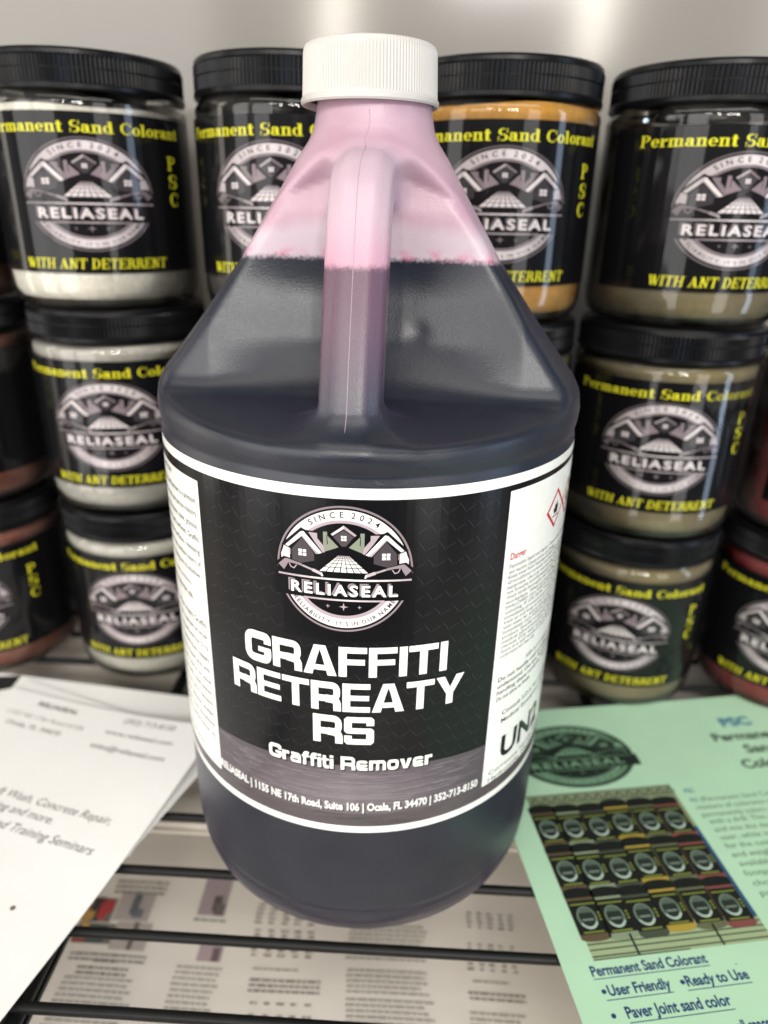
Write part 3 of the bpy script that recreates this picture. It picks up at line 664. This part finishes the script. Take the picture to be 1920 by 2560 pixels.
def jug_surface():
    h = .00145; lo = np.array((-.081, -.084, -.004)); nx = int(.162/h)+1; ny = int(.165/h)+1; nz = int(.308/h)+1
    X = lo[0]+h*np.arange(nx); Y = lo[1]+h*np.arange(ny); Z = lo[2]+h*np.arange(nz)
    F = np.empty((nx, ny, nz), np.float32)
    YY, ZZ = np.meshgrid(Y, Z, indexing='ij')
    for i, x in enumerate(X): F[i] = sdf(np.full(YY.shape, x), YY, ZZ)
    ins = F < 0
    acc = np.zeros((nx-1, ny-1, nz-1, 3), np.float32); cnt = np.zeros((nx-1, ny-1, nz-1), np.float32)
    corners = [(i, j, k) for i in (0, 1) for j in (0, 1) for k in (0, 1)]
    def sl(c): return F[c[0]:nx-1+c[0], c[1]:ny-1+c[1], c[2]:nz-1+c[2]]
    for a in corners:
        for ax in range(3):
            if a[ax] == 1: continue
            b = list(a); b[ax] = 1; Fa, Fb = sl(a), sl(b); m = (Fa < 0) != (Fb < 0)
            t = np.where(m, Fa/(Fa-Fb+1e-20), 0)
            for q in range(3): acc[..., q] += np.where(m, (a[q]+t if q == ax else a[q]), 0)
            cnt += m
    act = cnt > 0; idx = -np.ones(cnt.shape, int); idx[act] = np.arange(act.sum())
    cc = np.argwhere(act); V = lo+h*(cc+acc[act]/cnt[act][:, None])
    Q = []
    for ax in range(3):
        o1, o2 = (ax+1) % 3, (ax+2) % 3
        A_ = np.take(ins, range(0, ins.shape[ax]-1), ax); B_ = np.take(ins, range(1, ins.shape[ax]), ax)
        e = np.argwhere(A_ != B_); e = e[(e[:, o1] > 0) & (e[:, o2] > 0) & (e[:, o1] < ins.shape[o1]-1) & (e[:, o2] < ins.shape[o2]-1)]
        fl = A_[tuple(e.T)]
        c00 = e.copy(); c10 = e.copy(); c10[:, o1] -= 1; c01 = e.copy(); c01[:, o2] -= 1; c11 = e.copy(); c11[:, o1] -= 1; c11[:, o2] -= 1
        q = np.stack([idx[tuple(c11.T)], idx[tuple(c01.T)], idx[tuple(c00.T)], idx[tuple(c10.T)]], 1)
        q[~fl] = q[~fl][:, ::-1]; Q.append(q)
    Q = np.concatenate(Q)
    def grad(P, e=4e-4):
        g = np.stack([sdf(P[:, 0]+(e if i == 0 else 0), P[:, 1]+(e if i == 1 else 0), P[:, 2]+(e if i == 2 else 0))-sdf(P[:, 0]-(e if i == 0 else 0), P[:, 1]-(e if i == 1 else 0), P[:, 2]-(e if i == 2 else 0)) for i in range(3)], 1)/(2*e)
        return g
    for _ in range(3):
        g = grad(V); d = sdf(*V.T); V = V-np.clip(d/np.maximum((g*g).sum(1), .2), -.001, .001)[:, None]*g
    nrm = grad(V, 9e-4); nrm /= np.linalg.norm(nrm, axis=1)[:, None]+1e-9
    body, hnd = parts_sdf(*V.T)
    hf = sst(body-hnd, -.004, .009)*(V[:, 2] > .15)
    return V, Q, nrm, hf, (hnd < body) & (V[:, 2] > .19) & (hnd < .0035) & (V[:, 1] < -.028)
V, Q, NRM, HF, isH = jug_surface()
RZ = radians(-5.3)
jug = tag(empty('jug', (0, 0, 0), RZ), 'large gallon jug of dark graffiti remover with white cap and pink upper part, in front', 'jug')
def submesh(name, fm):
    q = Q[fm]; used, inv = np.unique(q, return_inverse=True); q = inv.reshape(q.shape)
    me = mesh(name, V[used].tolist(), q.tolist())
    a = me.attributes.new('handle', 'FLOAT', 'POINT'); a.data.foreach_set('value', HF[used].astype(np.float32))
    me.polygons.foreach_set('use_smooth', [True]*len(me.polygons))
    me.normals_split_custom_set_from_vertices(NRM[used].tolist()); return me
fH = isH[Q].all(1)
link('body', submesh('jug_body', ~fH), M['jug'], jug)
link('handle', submesh('jug_handle', fH), M['jug'], jug)
# moulding seam down the front
SEAM = 1
def front_y(x, z):
    ys = np.linspace(-.09, -.012, 400); d = sdf(np.full(ys.shape, x), ys, np.full(ys.shape, z)); k = int(np.argmax(d < 0)); return ys[k-1]+(ys[k]-ys[k-1])*d[k-1]/(d[k-1]-d[k]) if d[k] < 0 and k else None
pts = []
for z in np.linspace(.2895, .1893, 90):
    y = front_y(-.0002, z)
    if y is not None: pts.append((-.0002+(.0006*sin(z*400) if z > .28 else 0), y+.00005, z))
link('mould_seam', tube_mesh('mould_seam', [p for p in pts if p[2] > .203], .00012, 6), M['seam'], jug, True)
_sm = bpy.data.meshes['mould_seam']; _a = _sm.attributes.new('handle', 'FLOAT', 'POINT'); _a.data.foreach_set('value', [1.]*len(_sm.vertices))
# cap
def cap_mesh():
    n = 130; N = n*2; v = []; f = []
    prof = [(.0196, .2935, 0), (.0207, .2925, 0), (.0219, .2920, 0), (.02235, .2926, 0), (.02235, .2936, 0), (.0219, .2942, 0), (.02165, .2950, 1), (.0212, .3062, 1), (.0211, .3076, .4), (.0207, .3084, 0), (.0200, .3088, 0), (.0185, .30885, 0), (.0180, .3083, 0), (.010, .3083, 0), (0, .3083, 0)]
    for r, z, rb in prof:
        for k in range(N):
            a = 2*pi*k/N; rr = r+rb*(.00016 if k % 2 == 0 else -.00016); v.append((rr*cos(a), rr*sin(a), z))
    for i in range(len(prof)-1):
        for k in range(N):
            k2 = (k+1) % N; f.append((i*N+k, i*N+k2, (i+1)*N+k2, (i+1)*N+k))
    return mesh('cap', v, f)
o = link('cap', cap_mesh(), M['cap'], jug); o.rotation_euler = (0, radians(-.3), 0)

# jug label
def jug_label():
    A = Art(); c = .0073; k0 = (.008, .008, .009)
    paper = (.84, .84, .79); wht = (.88, .88, .83)
    X = lambda u: u+c       # measured arc -> label centred
    A.rect(-.112, .0572, .112, .1887, paper, 0)
    A.rect(-.112, .0602, .112, .1853, k0, 1)
    A.strip([(-.112+.224*i/40, .0662) for i in range(41)], [(-.112+.224*i/40, .0602) for i in range(41)], lin((88, 82, 84)), 2)
    # brushed metal band with a bowed upper edge
    n = 60; lo_, hi_ = X(-.0601), X(.0463)
    for r in range(10):
        y0 = .0662; a0, a1 = r/10, (r+1)/10
        def yt(x, a): return y0+(.0855+.0022*(1-((x-(lo_+hi_)/2)/((hi_-lo_)/2))**2)*1.0-y0)*a
        A.strip([(lo_+(hi_-lo_)*i/n, yt(lo_+(hi_-lo_)*i/n, a0)) for i in range(n+1)], [(lo_+(hi_-lo_)*i/n, yt(lo_+(hi_-lo_)*i/n, a1)) for i in range(n+1)],
                lambda t, r=r: mix(lin((84, 77, 82)), lin((130, 122, 126)), max(0, 1-abs(t-.5)*2.6)*(1-abs(r-3.5)/7)*(.9+.1*sin(r*9.1))), 3)
    rn = random.Random(3)
    for i in range(420):
        x = rn.uniform(lo_, hi_-.01); y = rn.uniform(.0668, .0850); A.rect(x, y, x+rn.uniform(.004, .010), y+.00012, mix(lin((96, 86, 92)), lin((150, 140, 146)), rn.random()), 4)
    for i in range(160):
        x = rn.uniform(-.07, .07); y = rn.uniform(.0606, .0660); A.rect(x, y, x+rn.uniform(.006, .014), y+.00014, mix(lin((72, 67, 68)), lin((104, 98, 99)), rn.random()), 4)
    # chequer plate relief lines
    p = .0062
    for i in range(-11, 10):
        for j in range(0, 18):
            cx_ = i*p*1.0+(j % 2)*p/2+.0015; cy_ = .0885+j*p*.93
            if not (lo_+.002 < cx_ < hi_-.002 and .088 < cy_ < .183): continue
            for (dx, dy, a, ln) in ((0, 0, radians(28), .0040), (p/2, p*.1, radians(-54), .0044)):
                ca, sa = cos(a), sin(a); m = [(-.5, 0), (-.3, .035), (0, .06), (.3, .05), (.5, .02), (.3, .01), (0, .02), (-.3, 0)]
                x0 = cx_+dx
                if abs(x0-(lo_+hi_)/2) > (hi_-lo_)/2-.004: continue
                A.poly([(x0+ln*(q[0]*ca-q[1]*sa*1.0), cy_+dy+ln*(q[0]*sa+q[1]*ca)) for q in m], (.034, .034, .038), 2)
    # black square behind the emblem
    A.rect(X(-.0266), .1375, X(.0149)-.0003, .1846, (.006, .006, .007), 3)
    logo(A, X(-.0073), .1621, .0207, .0210, 4)
    glow = (.10, .10, .10); W = wht
    def T(s, u0, u1, y, H):
        wide(A, s, X(u0)-.0002, y-.0002, H+.0004, (u1-u0)+.0004, (.03, .03, .032), 13); wide(A, s, X(u0), y, H, u1-u0, W, 14)
    T('GRAFFITI', -.0418, .0263, .1242, .0112); T('RETREATY', -.0480, .0333, .1104, .0112); T('RS', -.0175, .0028, .0971, .0113)
    wide(A, 'Graffiti Remover', X(-.0343)+.0003, .0858-.0003, .0058, .0578, (.01, .01, .01), 13)
    wide(A, 'Graffiti Remover', X(-.0343), .0860, .0057, .0576, W, 14)
    A.text('RELIASEAL | 1155 NE 17th Road, Suite 106 | Ocala, FL 34470 | 352-713-8150', X(-.0592), .0674, .0032, (.03, .03, .03), 5, width=.1032, bold=.06)
    A.text('RELIASEAL | 1155 NE 17th Road, Suite 106 | Ocala, FL 34470 | 352-713-8150', X(-.0596), .0677, .0032, lin((226, 224, 222)), 6, width=.1032, bold=.04)
    # white side panels
    A.rect(-.112, .0650, X(-.0600), .1817, paper, 5)
    A.rect(X(.0460), .0655, .112, .1834, paper, 5)
    def para(lines, x0, x1, y, lead, cap, col=INK, right=False, bold=.0):
        for i, s in enumerate(lines):
            if not s: continue
            last = s.endswith('_'); s = s.rstrip('_')
            if last: A.text(s, x1 if right else x0, y-i*lead, cap, col, 6, xs=.9, bold=bold, align='R' if right else 'L')
            else: A.text(s, x0, y-i*lead, cap, col, 6, width=x1-x0, bold=bold)
    # left: description and directions
    lx0, lx1 = X(-.0985), X(-.0622)
    A.text('DESCRIPTION:', lx0, .1782, .0019, INK, 6, xs=1, bold=.02)
    para(['Graffiti Retreaty Remover is a premium', 'cleaner for brick and porous masonry', 'surfaces like stone, slate, granite,', 'and other hard surfaces. Graffiti', 'lifts into the surfaces, releasing', 'the paint from surface layers of', 'masonry leaving not its shadow._'], lx0, lx1, .1732, .00462, .0021, bold=.008)
    A.text('in most conditions.', X(-.0700), .1400, .0018, INK, 6, xs=.95, align='R')
    A.text('DIRECTIONS FOR USE:', X(-.0705), .1345, .0018, INK, 6, xs=.95, align='R', bold=.02)
    para(['to the surface. Apply Graffiti', 'Remover with a sprayer or brush', 'and let it set and wait for 5-10', 'minutes. If needed then reapply', 'and scrub the treated area with', 'a stiff brush. Use it to ease', 'it off. Rinse with cold water', 'and where any of it remains', 'repeat the above steps', 'until clean, use doubles', 'and allow some time to'], lx0, lx1, .1262, .00476, .0021, bold=.008)
    A.text('dry between them.', X(-.0700), .0692, .0018, INK, 6, xs=.95, align='R')
    # right: warnings
    rx0, rx1 = X(.0488), X(.1010)
    def dia(cx_, cy_, r):
        A.poly([(cx_-r, cy_), (cx_, cy_-r*.95), (cx_+r, cy_), (cx_, cy_+r*.95)], RED, 6); q = r*.80
        A.poly([(cx_-q, cy_), (cx_, cy_-q*.95), (cx_+q, cy_), (cx_, cy_+q*.95)], paper, 7)
        A.poly([(cx_-.0016, cy_-.0018), (cx_-.0022, cy_), (cx_-.0012, cy_+.0004), (cx_-.0011, cy_+.002), (cx_-.0001, cy_+.001), (cx_+.0004, cy_+.0032), (cx_+.0011, cy_+.001), (cx_+.0019, cy_+.0014), (cx_+.0018, cy_-.0004), (cx_+.0014, cy_-.0018)], INK, 8)
        A.rect(cx_-.0026, cy_-.0030, cx_+.0026, cy_-.0025, INK, 8)
    dia(X(.0752), .1696, .0078); dia(X(.0895), .1696, .0078)
    A.text('Danger', rx0, .1590, .0023, RED, 6, width=.0080, bold=.02)
    para(['Flammable liquid and vapour. Causes severe skin burns and eye', 'skin reaction. Causes serious eye damage._'], rx0, rx1, .1559, .0021, .00135)
    para(['Keep away from heat/sparks/open flames/hot surfaces. Keep', 'Ground/bond container and receiving equipment. Use only', 'equipment. Use only non-sparking tools. Take precautions', 'not breathe dust/fumes/gas/mist/vapours/spray. Wear', 'Wash hands thoroughly after handling. Contaminated work', 'workplace. Wear protective gloves/clothing. IF', 'SWALLOWED: Call a POISON CENTER. Rinse mouth. Do NOT',
          'vomiting. IF ON SKIN: Wash with water. Take off', 'immediately all contaminated clothing. Remove person to', 'fresh air and keep at rest in a position. Rinse cautiously', 'with water for several minutes. Remove contact lenses.', 'Immediately call a POISON CENTER or doctor. Specific', 'product. Specific treatment see label. Get medical', 'medical advice/attention. In case of fire use dry', 'chemical, CO2, water spray to put out. Store locked up.', 'Store in a well ventilated place. Keep cool. Dispose in', 'conformance with State rules._'], rx0, rx1, .1520, .00192, .00132)
    A.text('KEEP OUT OF REACH OF CHILDREN', X(.0650), .1142, .0016, INK, 6, width=.034, bold=.01)
    para(['Do not handle until all safety precautions', 'understood. Use eye, face and hand cover', 'handling these contents. Avoid breathing.', 'Do not allow to freeze._'], rx0+.0002, rx1, .1112, .0028, .0017, bold=.015)
    para(['Consult S.D.S. for complete data', 'Medical Emergency call number'], X(.0530), rx1, .0952, .0036, .0019, bold=.012)
    A.text('UN2', X(.0545), .0745, .0098, (.015, .018, .02), 6, width=.0305, bold=.03)
    para(['Corrosive liquids, flammable,', 'Hydroxide, Methanol mixed,'], X(.0480)+.001, rx1, .0694, .0033, .0019)
    return A.build('jug_label', cylmap(.0762, 1.5e-4), [i*.0026 for i in range(-44, 45)], dl=2.0e-5)
link('label', jug_label(), M['jug_label'], jug)

# ------------------------------------------------------------------ papers
def sheet(name, A, W_, H_, tl, rot, z0, material, lift=None, th=.00022, nu=14, nv=20, base=(.8, .8, .76), dl=6e-5):
    """paper with its upper left corner at tl, artwork in metres (u right, v down)"""
    A.rect(0, 0, W_, H_, base, 0)
    lf = lift or (lambda u, v: 0.)
    c, s = cos(rot), sin(rot)
    def fn(u, v, o): return (u*c+v*s, u*s-v*c, lf(u, v)+o+th)
    A.v = [(x, -y, l) for x, y, l in A.v]
    me = A.build(name, lambda u, v, o: fn(u, -v, o), [W_*i/nu for i in range(1, nu)], cutsy=[-H_*i/nv for i in range(1, nv)], dl=dl)
    # close the sheet underneath and round the edge
    bm = bmesh.new(); bm.from_mesh(me); cl = bm.loops.layers.float_color['ink']
    G = [[bm.verts.new(Vector(fn(W_*i/nu, H_*j/nv, 0))-Vector((0, 0, th))) for i in range(nu+1)] for j in range(nv+1)]
    T2 = [[None]*(nu+1) for _ in range(nv+1)]
    newf = []
    for j in range(nv):
        for i in range(nu): newf.append(bm.faces.new((G[j][i], G[j+1][i], G[j+1][i+1], G[j][i+1])))
    per = [(0, i) for i in range(nu+1)]+[(j, nu) for j in range(1, nv+1)]+[(nv, i) for i in range(nu-1, -1, -1)]+[(j, 0) for j in range(nv-1, 0, -1)]
    tops = [bm.verts.new(Vector(fn(W_*i/nu, H_*j/nv, 0))) for j, i in per]
    for a in range(len(per)):
        b = (a+1) % len(per); newf.append(bm.faces.new((G[per[a][0]][per[a][1]], G[per[b][0]][per[b][1]], tops[b], tops[a])))
    for q in newf:
        for l in q.loops: l[cl] = (*base, 1)
    bm.to_mesh(me); bm.free()
    o = link(name, me, material); o.location = (tl[0], tl[1], z0); return o

PW = (.90, .90, .88)
# white handouts on the left: three sheets in one stack
A = Art()
A.poly([(.0, .004), (.014, .0), (.016, .012), (.0, .022)], (.02, .02, .02), 1)
o = sheet('paper_sheet', A, .139, .108, (-.2190, .0925), -.176, .0006, M['paper'], base=PW)
tag(o, 'lowest white sheet of the left stack, its top edge showing along the jars', 'paper', 'white handouts stacked left of the jug')
o = sheet('paper_sheet', Art(), .139, .21, (-.1990, .0850), -.41, .0016, M['paper'], lambda u, v: .003*(u/.139)**2*max(0, 1-v/.1), base=mix(PW, (.5, .5, .5), .1))
tag(o, 'middle white sheet of the left stack, only its right edge peeking out', 'paper', 'white handouts stacked left of the jug')
A = Art(); TI = lin((118, 114, 108))
def tl(s, x0, x1, y, cap, col=TI, bold=.01, shear=0.):
    # text on a sheet whose v axis points down
    v, f = glyphs(s, bold); k = cap/CAPH; a, b = v[:, 0].min(), v[:, 0].max(); sx = (x1-x0)/(b-a)
    A.add([(x0+(p[0]-a)*sx+p[1]*k*shear, y-p[1]*k) for p in v], f, col, 1)
tl('RELIASEAL', .025, .0515, .0085, .0030, lin((96, 92, 88)), .03)
tl('1155 NE 17th Road #106', .0134, .0629, .0185, .0028, lin((140, 136, 128)), 0)
tl('Ocala, FL 34470', .0190, .0538, .0258, .0030)
tl('(352) 713-8150', .0805, .1115, .0070, .0034)
tl('www.reliaseal.com', .0755, .1165, .0168, .0030)
tl('sales@reliaseal.com', .0745, .1185, .0275, .0032)
tl('Pressure/Soft Wash, Concrete Repair,', .0250, .1166, .0672, .0042, lin((88, 86, 82)), 0, .22)
tl('Paver Sealing, Coloring and more.', .0120, .0909, .0745, .0042, lin((88, 86, 82)), 0, .22)
tl('Equipment Repair and Training Seminars', .0190, .1186, .0830, .0044, lin((88, 86, 82)), 0, .22)
A.disc(.1061, .113, .0011, lin((110, 106, 100)), 1, n=12)
A.rect(.098, .1190, .1052, .1206, INK, 1)
TOPL = lambda u, v: .009*(u/.134)**3*max(0., 1-v/.11)**1.5
o = sheet('paper_sheet', A, .1342, .216, (-.2038, .0760), -.32, .0028, M['paper'], TOPL, base=PW)
tag(o, 'top white handout of the left stack with printed address lines, touching the jug', 'paper', 'white handouts stacked left of the jug')

# green flyer on the right
o = sheet('paper_sheet', Art(), .2159, .2794, (.0542, .0500), .17, .0006, M['paper'], base=lin((214, 206, 168)))
tag(o, 'cream sheet under the green flyer, a thin strip showing along its left edge', 'paper')
GP = lin((182, 222, 188)); A = Art()
def gtl(s, x0, x1, y, cap, col, bold=.01):
    v, f = glyphs(s, bold); k = cap/CAPH; a, b = v[:, 0].min(), v[:, 0].max(); sx = (x1-x0)/(b-a)
    A.add([(x0+(p[0]-a)*sx, y-p[1]*k) for p in v], f, col, 1)
gk = lin((28, 42, 34)); g1 = lin((120, 160, 128)); g2 = lin((88, 118, 96)); g3 = lin((56, 76, 64))
A.T = None
B_ = Art(); logo(B_, 0, 0, .0310, .0220, 1, {'w': g1, 'lm': g1, 'm': g2, 'k': gk, 'd': gk, 'g': g2})
A.add([(.047+p[0], .0368-p[1]) for p in B_.v], [], gk, 1)
A.v = A.v[:-len(B_.v)]
b0 = len(A.v); A.v += [(.047+p[0], .0368-p[1], p[2]) for p in B_.v]
for q, c_ in zip(B_.f, B_.c): A.f.append(tuple(b0+i for i in q)); A.c.append(c_)
# printed photograph of the jar display
px0, px1, py0, py1 = .0130, .0870, .0620, .1440
bgc = lin((132, 146, 112))
for i in range(12):
    A.rect(px0, py0+(py1-py0)*i/12, px1, py0+(py1-py0)*(i+1)/12, mix(bgc, lin((158, 178, 136)), i/11), 1)
for i in range(14):
    x = px0+.001+i*.0053; A.poly([(x, .0665), (x+.0026, .0632), (x+.0052, .0665), (x+.0042, .0665), (x+.0026, .0645), (x+.001, .0665)], lin((70, 84, 66)), 2)
A.rect(px0, .0670, px1, .0677, lin((70, 84, 66)), 2); A.rect(px0, .0622, px1, .0628, lin((84, 98, 78)), 2)
A.rect(.0845, .088, px1, .134, lin((40, 84, 120)), 2)
A.rect(px0+.0005, .0715, .0848, .1325, lin((44, 50, 38)), 2)
def minijar(x, y, w_, h, cc, lidh):
    k = lin((20, 26, 22)); A.rect(x-w_/2, y-h*.40, x+w_/2, y+h*.46, cc, 3)
    A.disc(x, y+h/2, w_/2, cc, 3, n=14, ex=1.) if False else A.add([(x+w_/2*cos(a), y+h*.46+w_*.12*sin(a)) for a in [pi*i/8 for i in range(9)]], [tuple(range(9))], cc, 3)
    A.rect(x-w_*.51, y-h*.54, x+w_*.51, y-h*.40, k, 4)
    A.add([(x+w_*.51*cos(a), y-h*.54-w_*.14*sin(a)) for a in [pi*i/8 for i in range(9)]], [tuple(range(9))], k, 4)
    A.rect(x-w_*.49, y-h*.34, x+w_*.49, y+h*.38, k, 4)
    yy = lin((128, 142, 60)); A.rect(x-w_*.42, y-h*.27, x+w_*.42, y-h*.24, yy, 5); A.rect(x-w_*.34, y+h*.33, x+w_*.34, y+h*.36, yy, 5)
    for q in range(3): A.rect(x+w_*.36, y-h*.06+q*h*.07, x+w_*.44, y-h*.02+q*h*.07, yy, 5)
    cyy = y+h*.04; A.disc(x-w_*.03, cyy, h*.245, lin((112, 132, 116)), 5, n=22, ex=.8)
    A.disc(x-w_*.03, cyy-h*.01, h*.20, lin((38, 48, 42)), 6, n=18, ex=.8)
    A.disc(x-w_*.03, cyy-h*.01, h*.20, lin((84, 100, 88)), 7, pi*1.15, pi*1.85, n=10, ex=.8)
    A.rect(x-w_*.22, cyy+h*.03, x+w_*.16, cyy+h*.07, lin((120, 138, 122)), 7)
    A.ring(x-w_*.03, cyy, h*.20, h*.25, radians(30), radians(150), lin((178, 200, 184)), 8, 12, .8)
cols = [lin((96, 82, 60)), lin((136, 152, 124)), lin((70, 78, 64)), lin((172, 150, 62)), lin((100, 106, 78)), lin((128, 76, 70))]
for r_, (yy, h) in enumerate(((.0820, .0215), (.1045, .0215), (.1265, .0205))):
    for i, xx in enumerate((.0178, .0293, .0415, .0535, .0664, .0790)):
        if r_ < 3: minijar(xx, yy+.0006*((i*7+r_*3) % 3-1), .0124, h, cols[i], .003)
for i, yy in enumerate((.1353, .1375, .1398, .1424)): A.rect(px0, yy, px1, yy+.0005, lin((46, 58, 48)), 2)
for xx in (.0310, .0660): A.rect(xx, .135, xx+.0009, .1440, lin((40, 52, 44)), 3)
A.rect(px0, .1437, px1*.6, .1441, gk, 3)
BLU = lin((30, 62, 110)); BL2 = lin((74, 128, 150))
gtl('Permanent Sand Colorant', .0101, .0563, .1497, .0037, BLU, .028); A.rect(.0101, .1507, .0563, .1510, BLU, 1)
A.disc(.0120, .1555, .0009, BLU, 1, n=12); gtl('User Friendly', .0135, .0376, .1572, .0037, BLU, .028); A.rect(.0117, .1585, .0376, .1588, BLU, 1)
A.disc(.0425, .1556, .0009, BLU, 1, n=12); gtl('Ready to Use', .0438, .0685, .1573, .0037, BLU, .028); A.rect(.0430, .1586, .0685, .1589, BLU, 1)
A.disc(.0119, .1640, .0009, BLU, 1, n=12); gtl('Paver Joint sand color', .0167, .0565, .1654, .0038, BLU, .028); A.rect(.0167, .1668, .0565, .1671, BLU, 1)
gtl('and can be stored in a small space', .0160, .0660, .1745, .0038, BLU, .028)
gtl('PSC', .1388, .1567, .0245, .0062, BL2, .05)
gtl('Permanent', .1277, .1690, .0355, .0058, g3, .03)
gtl('Sand', .1401, .1590, .0455, .0058, g3, .03); gtl('Colorant', .1319, .1660, .0560, .0058, g3, .03)
gtl('PSC', .0923, .0975, .0683, .0026, BL2, .02); gtl('PSC', .0923, .0965, .0742, .0024, BL2, .01)
for s, x0, x1, y in (('(Permanent Sand Colorant) is a', .0975, .152, .0742), ('mixture of colorants and polymers that', .0928, .160, .0788), ('permanently colors grout and paver sand', .0928, .162, .0834), ('with a drill. This gives you the way to', .0939, .160, .0876), ('and mix the desired color for each', .0938, .156, .0922), ('user, while increasing the options', .0942, .156, .0968),
    ('for the customer. The small size', .0937, .154, .1014), ('and weight of each jar makes it', .0938, .154, .1062), ('available for shipping with a small', .0943, .158, .1110), ('footprint, and gives the best', .0935, .150, .1158), ('choices of color on', .0943, .136, .1208), ('paver sand.', .0944, .120, .1256)):
    gtl(s, x0, x1, y, .0027, g2, .0)
A.disc(.0665, .1515, .00025, gk, 1, n=8)
o = sheet('flyer', A, .2159, .2794, (.0580, .0565), .12, .0016, M['flyer'], lambda u, v: .0012*max(0, (u-.08)/.13)**2, base=GP)
tag(o, 'pale green flyer with a printed photo of jars, right of the jug', 'flyer')

# printed pages lying under the wires
def pages():
    A = Art(); rn = random.Random(11)
    def blk(x0, x1, y0, y1, lead, g=(160, 156, 148), ragged=.15, hh=.42):
        y = y0
        while y > y1:
            x = x0+rn.uniform(0, .001); xe = x1-(x1-x0)*rn.uniform(0, ragged)
            while x < xe:
                wd = rn.uniform(.0012, .0042); A.rect(x, y-lead*hh, min(x+wd, xe), y, mix(lin(g), lin((182, 176, 166)), rn.random()*.5), 1); x += wd+.00045
            y -= lead
    def pic(x0, x1, y0, y1, items, bg):
        A.rect(x0, y1, x1, y0, lin(bg), 1)
        for a, b, c, d, col in items: A.rect(x0+(x1-x0)*a, y1+(y0-y1)*c, x0+(x1-x0)*b, y1+(y0-y1)*d, lin(col), 2)
    P = .0
    blk(-.108, -.082, -.040, -.0455, .0026, (120, 116, 110))
    pic(-.1163, -.1040, -.0492, -.0602, [(.0, .4, 0, .5, (190, 150, 80)), (.2, .6, .3, 1, (60, 56, 54)), (.5, .95, .1, .9, (176, 66, 66)), (.3, .6, 0, .3, (52, 74, 72)), (.8, 1, 0, .6, (110, 110, 106))], (150, 120, 112))
    pic(-.1163, -.1000, -.0610, -.0697, [(0, .35, 0, .8, (150, 84, 74)), (.35, .8, 0, .9, (74, 86, 84)), (.1, .3, .5, 1, (196, 160, 86))], (120, 116, 108))
    pic(-.1030, -.0880, -.0456, -.0590, [(.4, .62, .2, .9, (96, 104, 112)), (.5, .8, .1, .4, (110, 116, 122))], (176, 166, 162))
    pic(-.1000, -.0850, -.0598, -.0717, [(.5, .62, 0, 1, (104, 98, 98))], (178, 168, 162))
    blk(-.1150, -.0830, -.0737, -.0760, .0022, (112, 108, 102), 0); blk(-.104, -.092, -.0765, -.078, .002, (120, 116, 110)); blk(-.1091, -.0884, -.0792, -.0815, .0022, (108, 104, 98), 0)
    blk(-.1130, -.0822, -.0835, -.110, .0023)
    blk(-.1150, -.0822, -.112, -.14, .0023)
    pic(-.0680, -.0563, -.0360, -.0543, [(.5, .8, .1, .5, (96, 84, 86)), (.6, .95, .0, .3, (110, 100, 100))], (162, 148, 152))
    blk(-.0690, -.0550, -.0560, -.0575, .0022, (110, 106, 100), 0)
    pic(-.0628, -.0530, -.0626, -.0740, [(.6, .9, 0, .5, (110, 96, 98))], (172, 154, 158))
    blk(-.0705, -.0505, -.0762, -.140, .0023)
    for (x0, x1, y0, y1) in ((-.0430, -.0145, -.0470, -.0560), (-.0420, -.0140, -.0590, -.0715), (-.0380, -.0115, -.0884, -.0905), (-.0380, -.0115, -.0930, -.099), (.0475, .0700, -.0462, -.0540), (.0470, .0690, -.0606, -.0720)):
        for q in range(5):
            a = x0+(x1-x0)*q/5; blk(a, a+(x1-x0)*.13, y0, y1, .0021, (118, 114, 106), .3)
    blk(-.040, -.020, -.0752, -.0765, .002); blk(-.0403, -.0113, -.0795, -.0840, .0021, (128, 122, 114), 0, .48)
    blk(-.0026, .0330, -.0545, -.0700, .0021); blk(-.0016, .0330, -.0742, -.0830, .0021); blk(-.0011, .0340, -.0855, -.098, .0021)
    blk(.048, .066, -.0760, -.0770, .002); blk(.0465, .0690, -.0805, -.0845, .0021, (128, 122, 114), 0, .48); blk(.0465, .0690, -.0880, -.10, .0022)
    blk(-.042, .034, -.104, -.14, .0023)
    return A
A = pages(); PB = lin((226, 220, 211)); KP = 1.2306
old = A.v; A.v = [((x+.118)*KP, -(y+.002)*KP, l) for x, y, l in old]
def wav(u, v): return .0007*sin(u*38+v*12)+.0004*sin(v*60-u*17)+.0011
c_, s_ = cos(TH), sin(TH)
P0 = (-.1451, .0668)
o = sheet('page_spread', A, .412, .197, P0, TH, -.0857, M['under'], wav, base=PB, nu=30, nv=16, dl=3e-4)
tag(o, 'large printed page spread with small pictures and text columns under the front wires', 'printed page')
bm = bmesh.new(); bmesh.ops.create_cube(bm, size=1, matrix=Matrix.Translation((0, -.06, -.0895))@Matrix.Diagonal((1.3, .60, .005, 1)))
bmesh.ops.bevel(bm, geom=bm.edges[:], offset=.001, segments=2, affect='EDGES')
me = bpy.data.meshes.new('lower_shelf'); bm.to_mesh(me); bm.free()
o = link('lower_shelf', me, M['liner']); o.rotation_euler = (0, 0, TH)
tag(o, 'pale lower board carrying the printed page spread, seen between the front wires', 'shelf')

bpy.data.objects.remove(_tob)
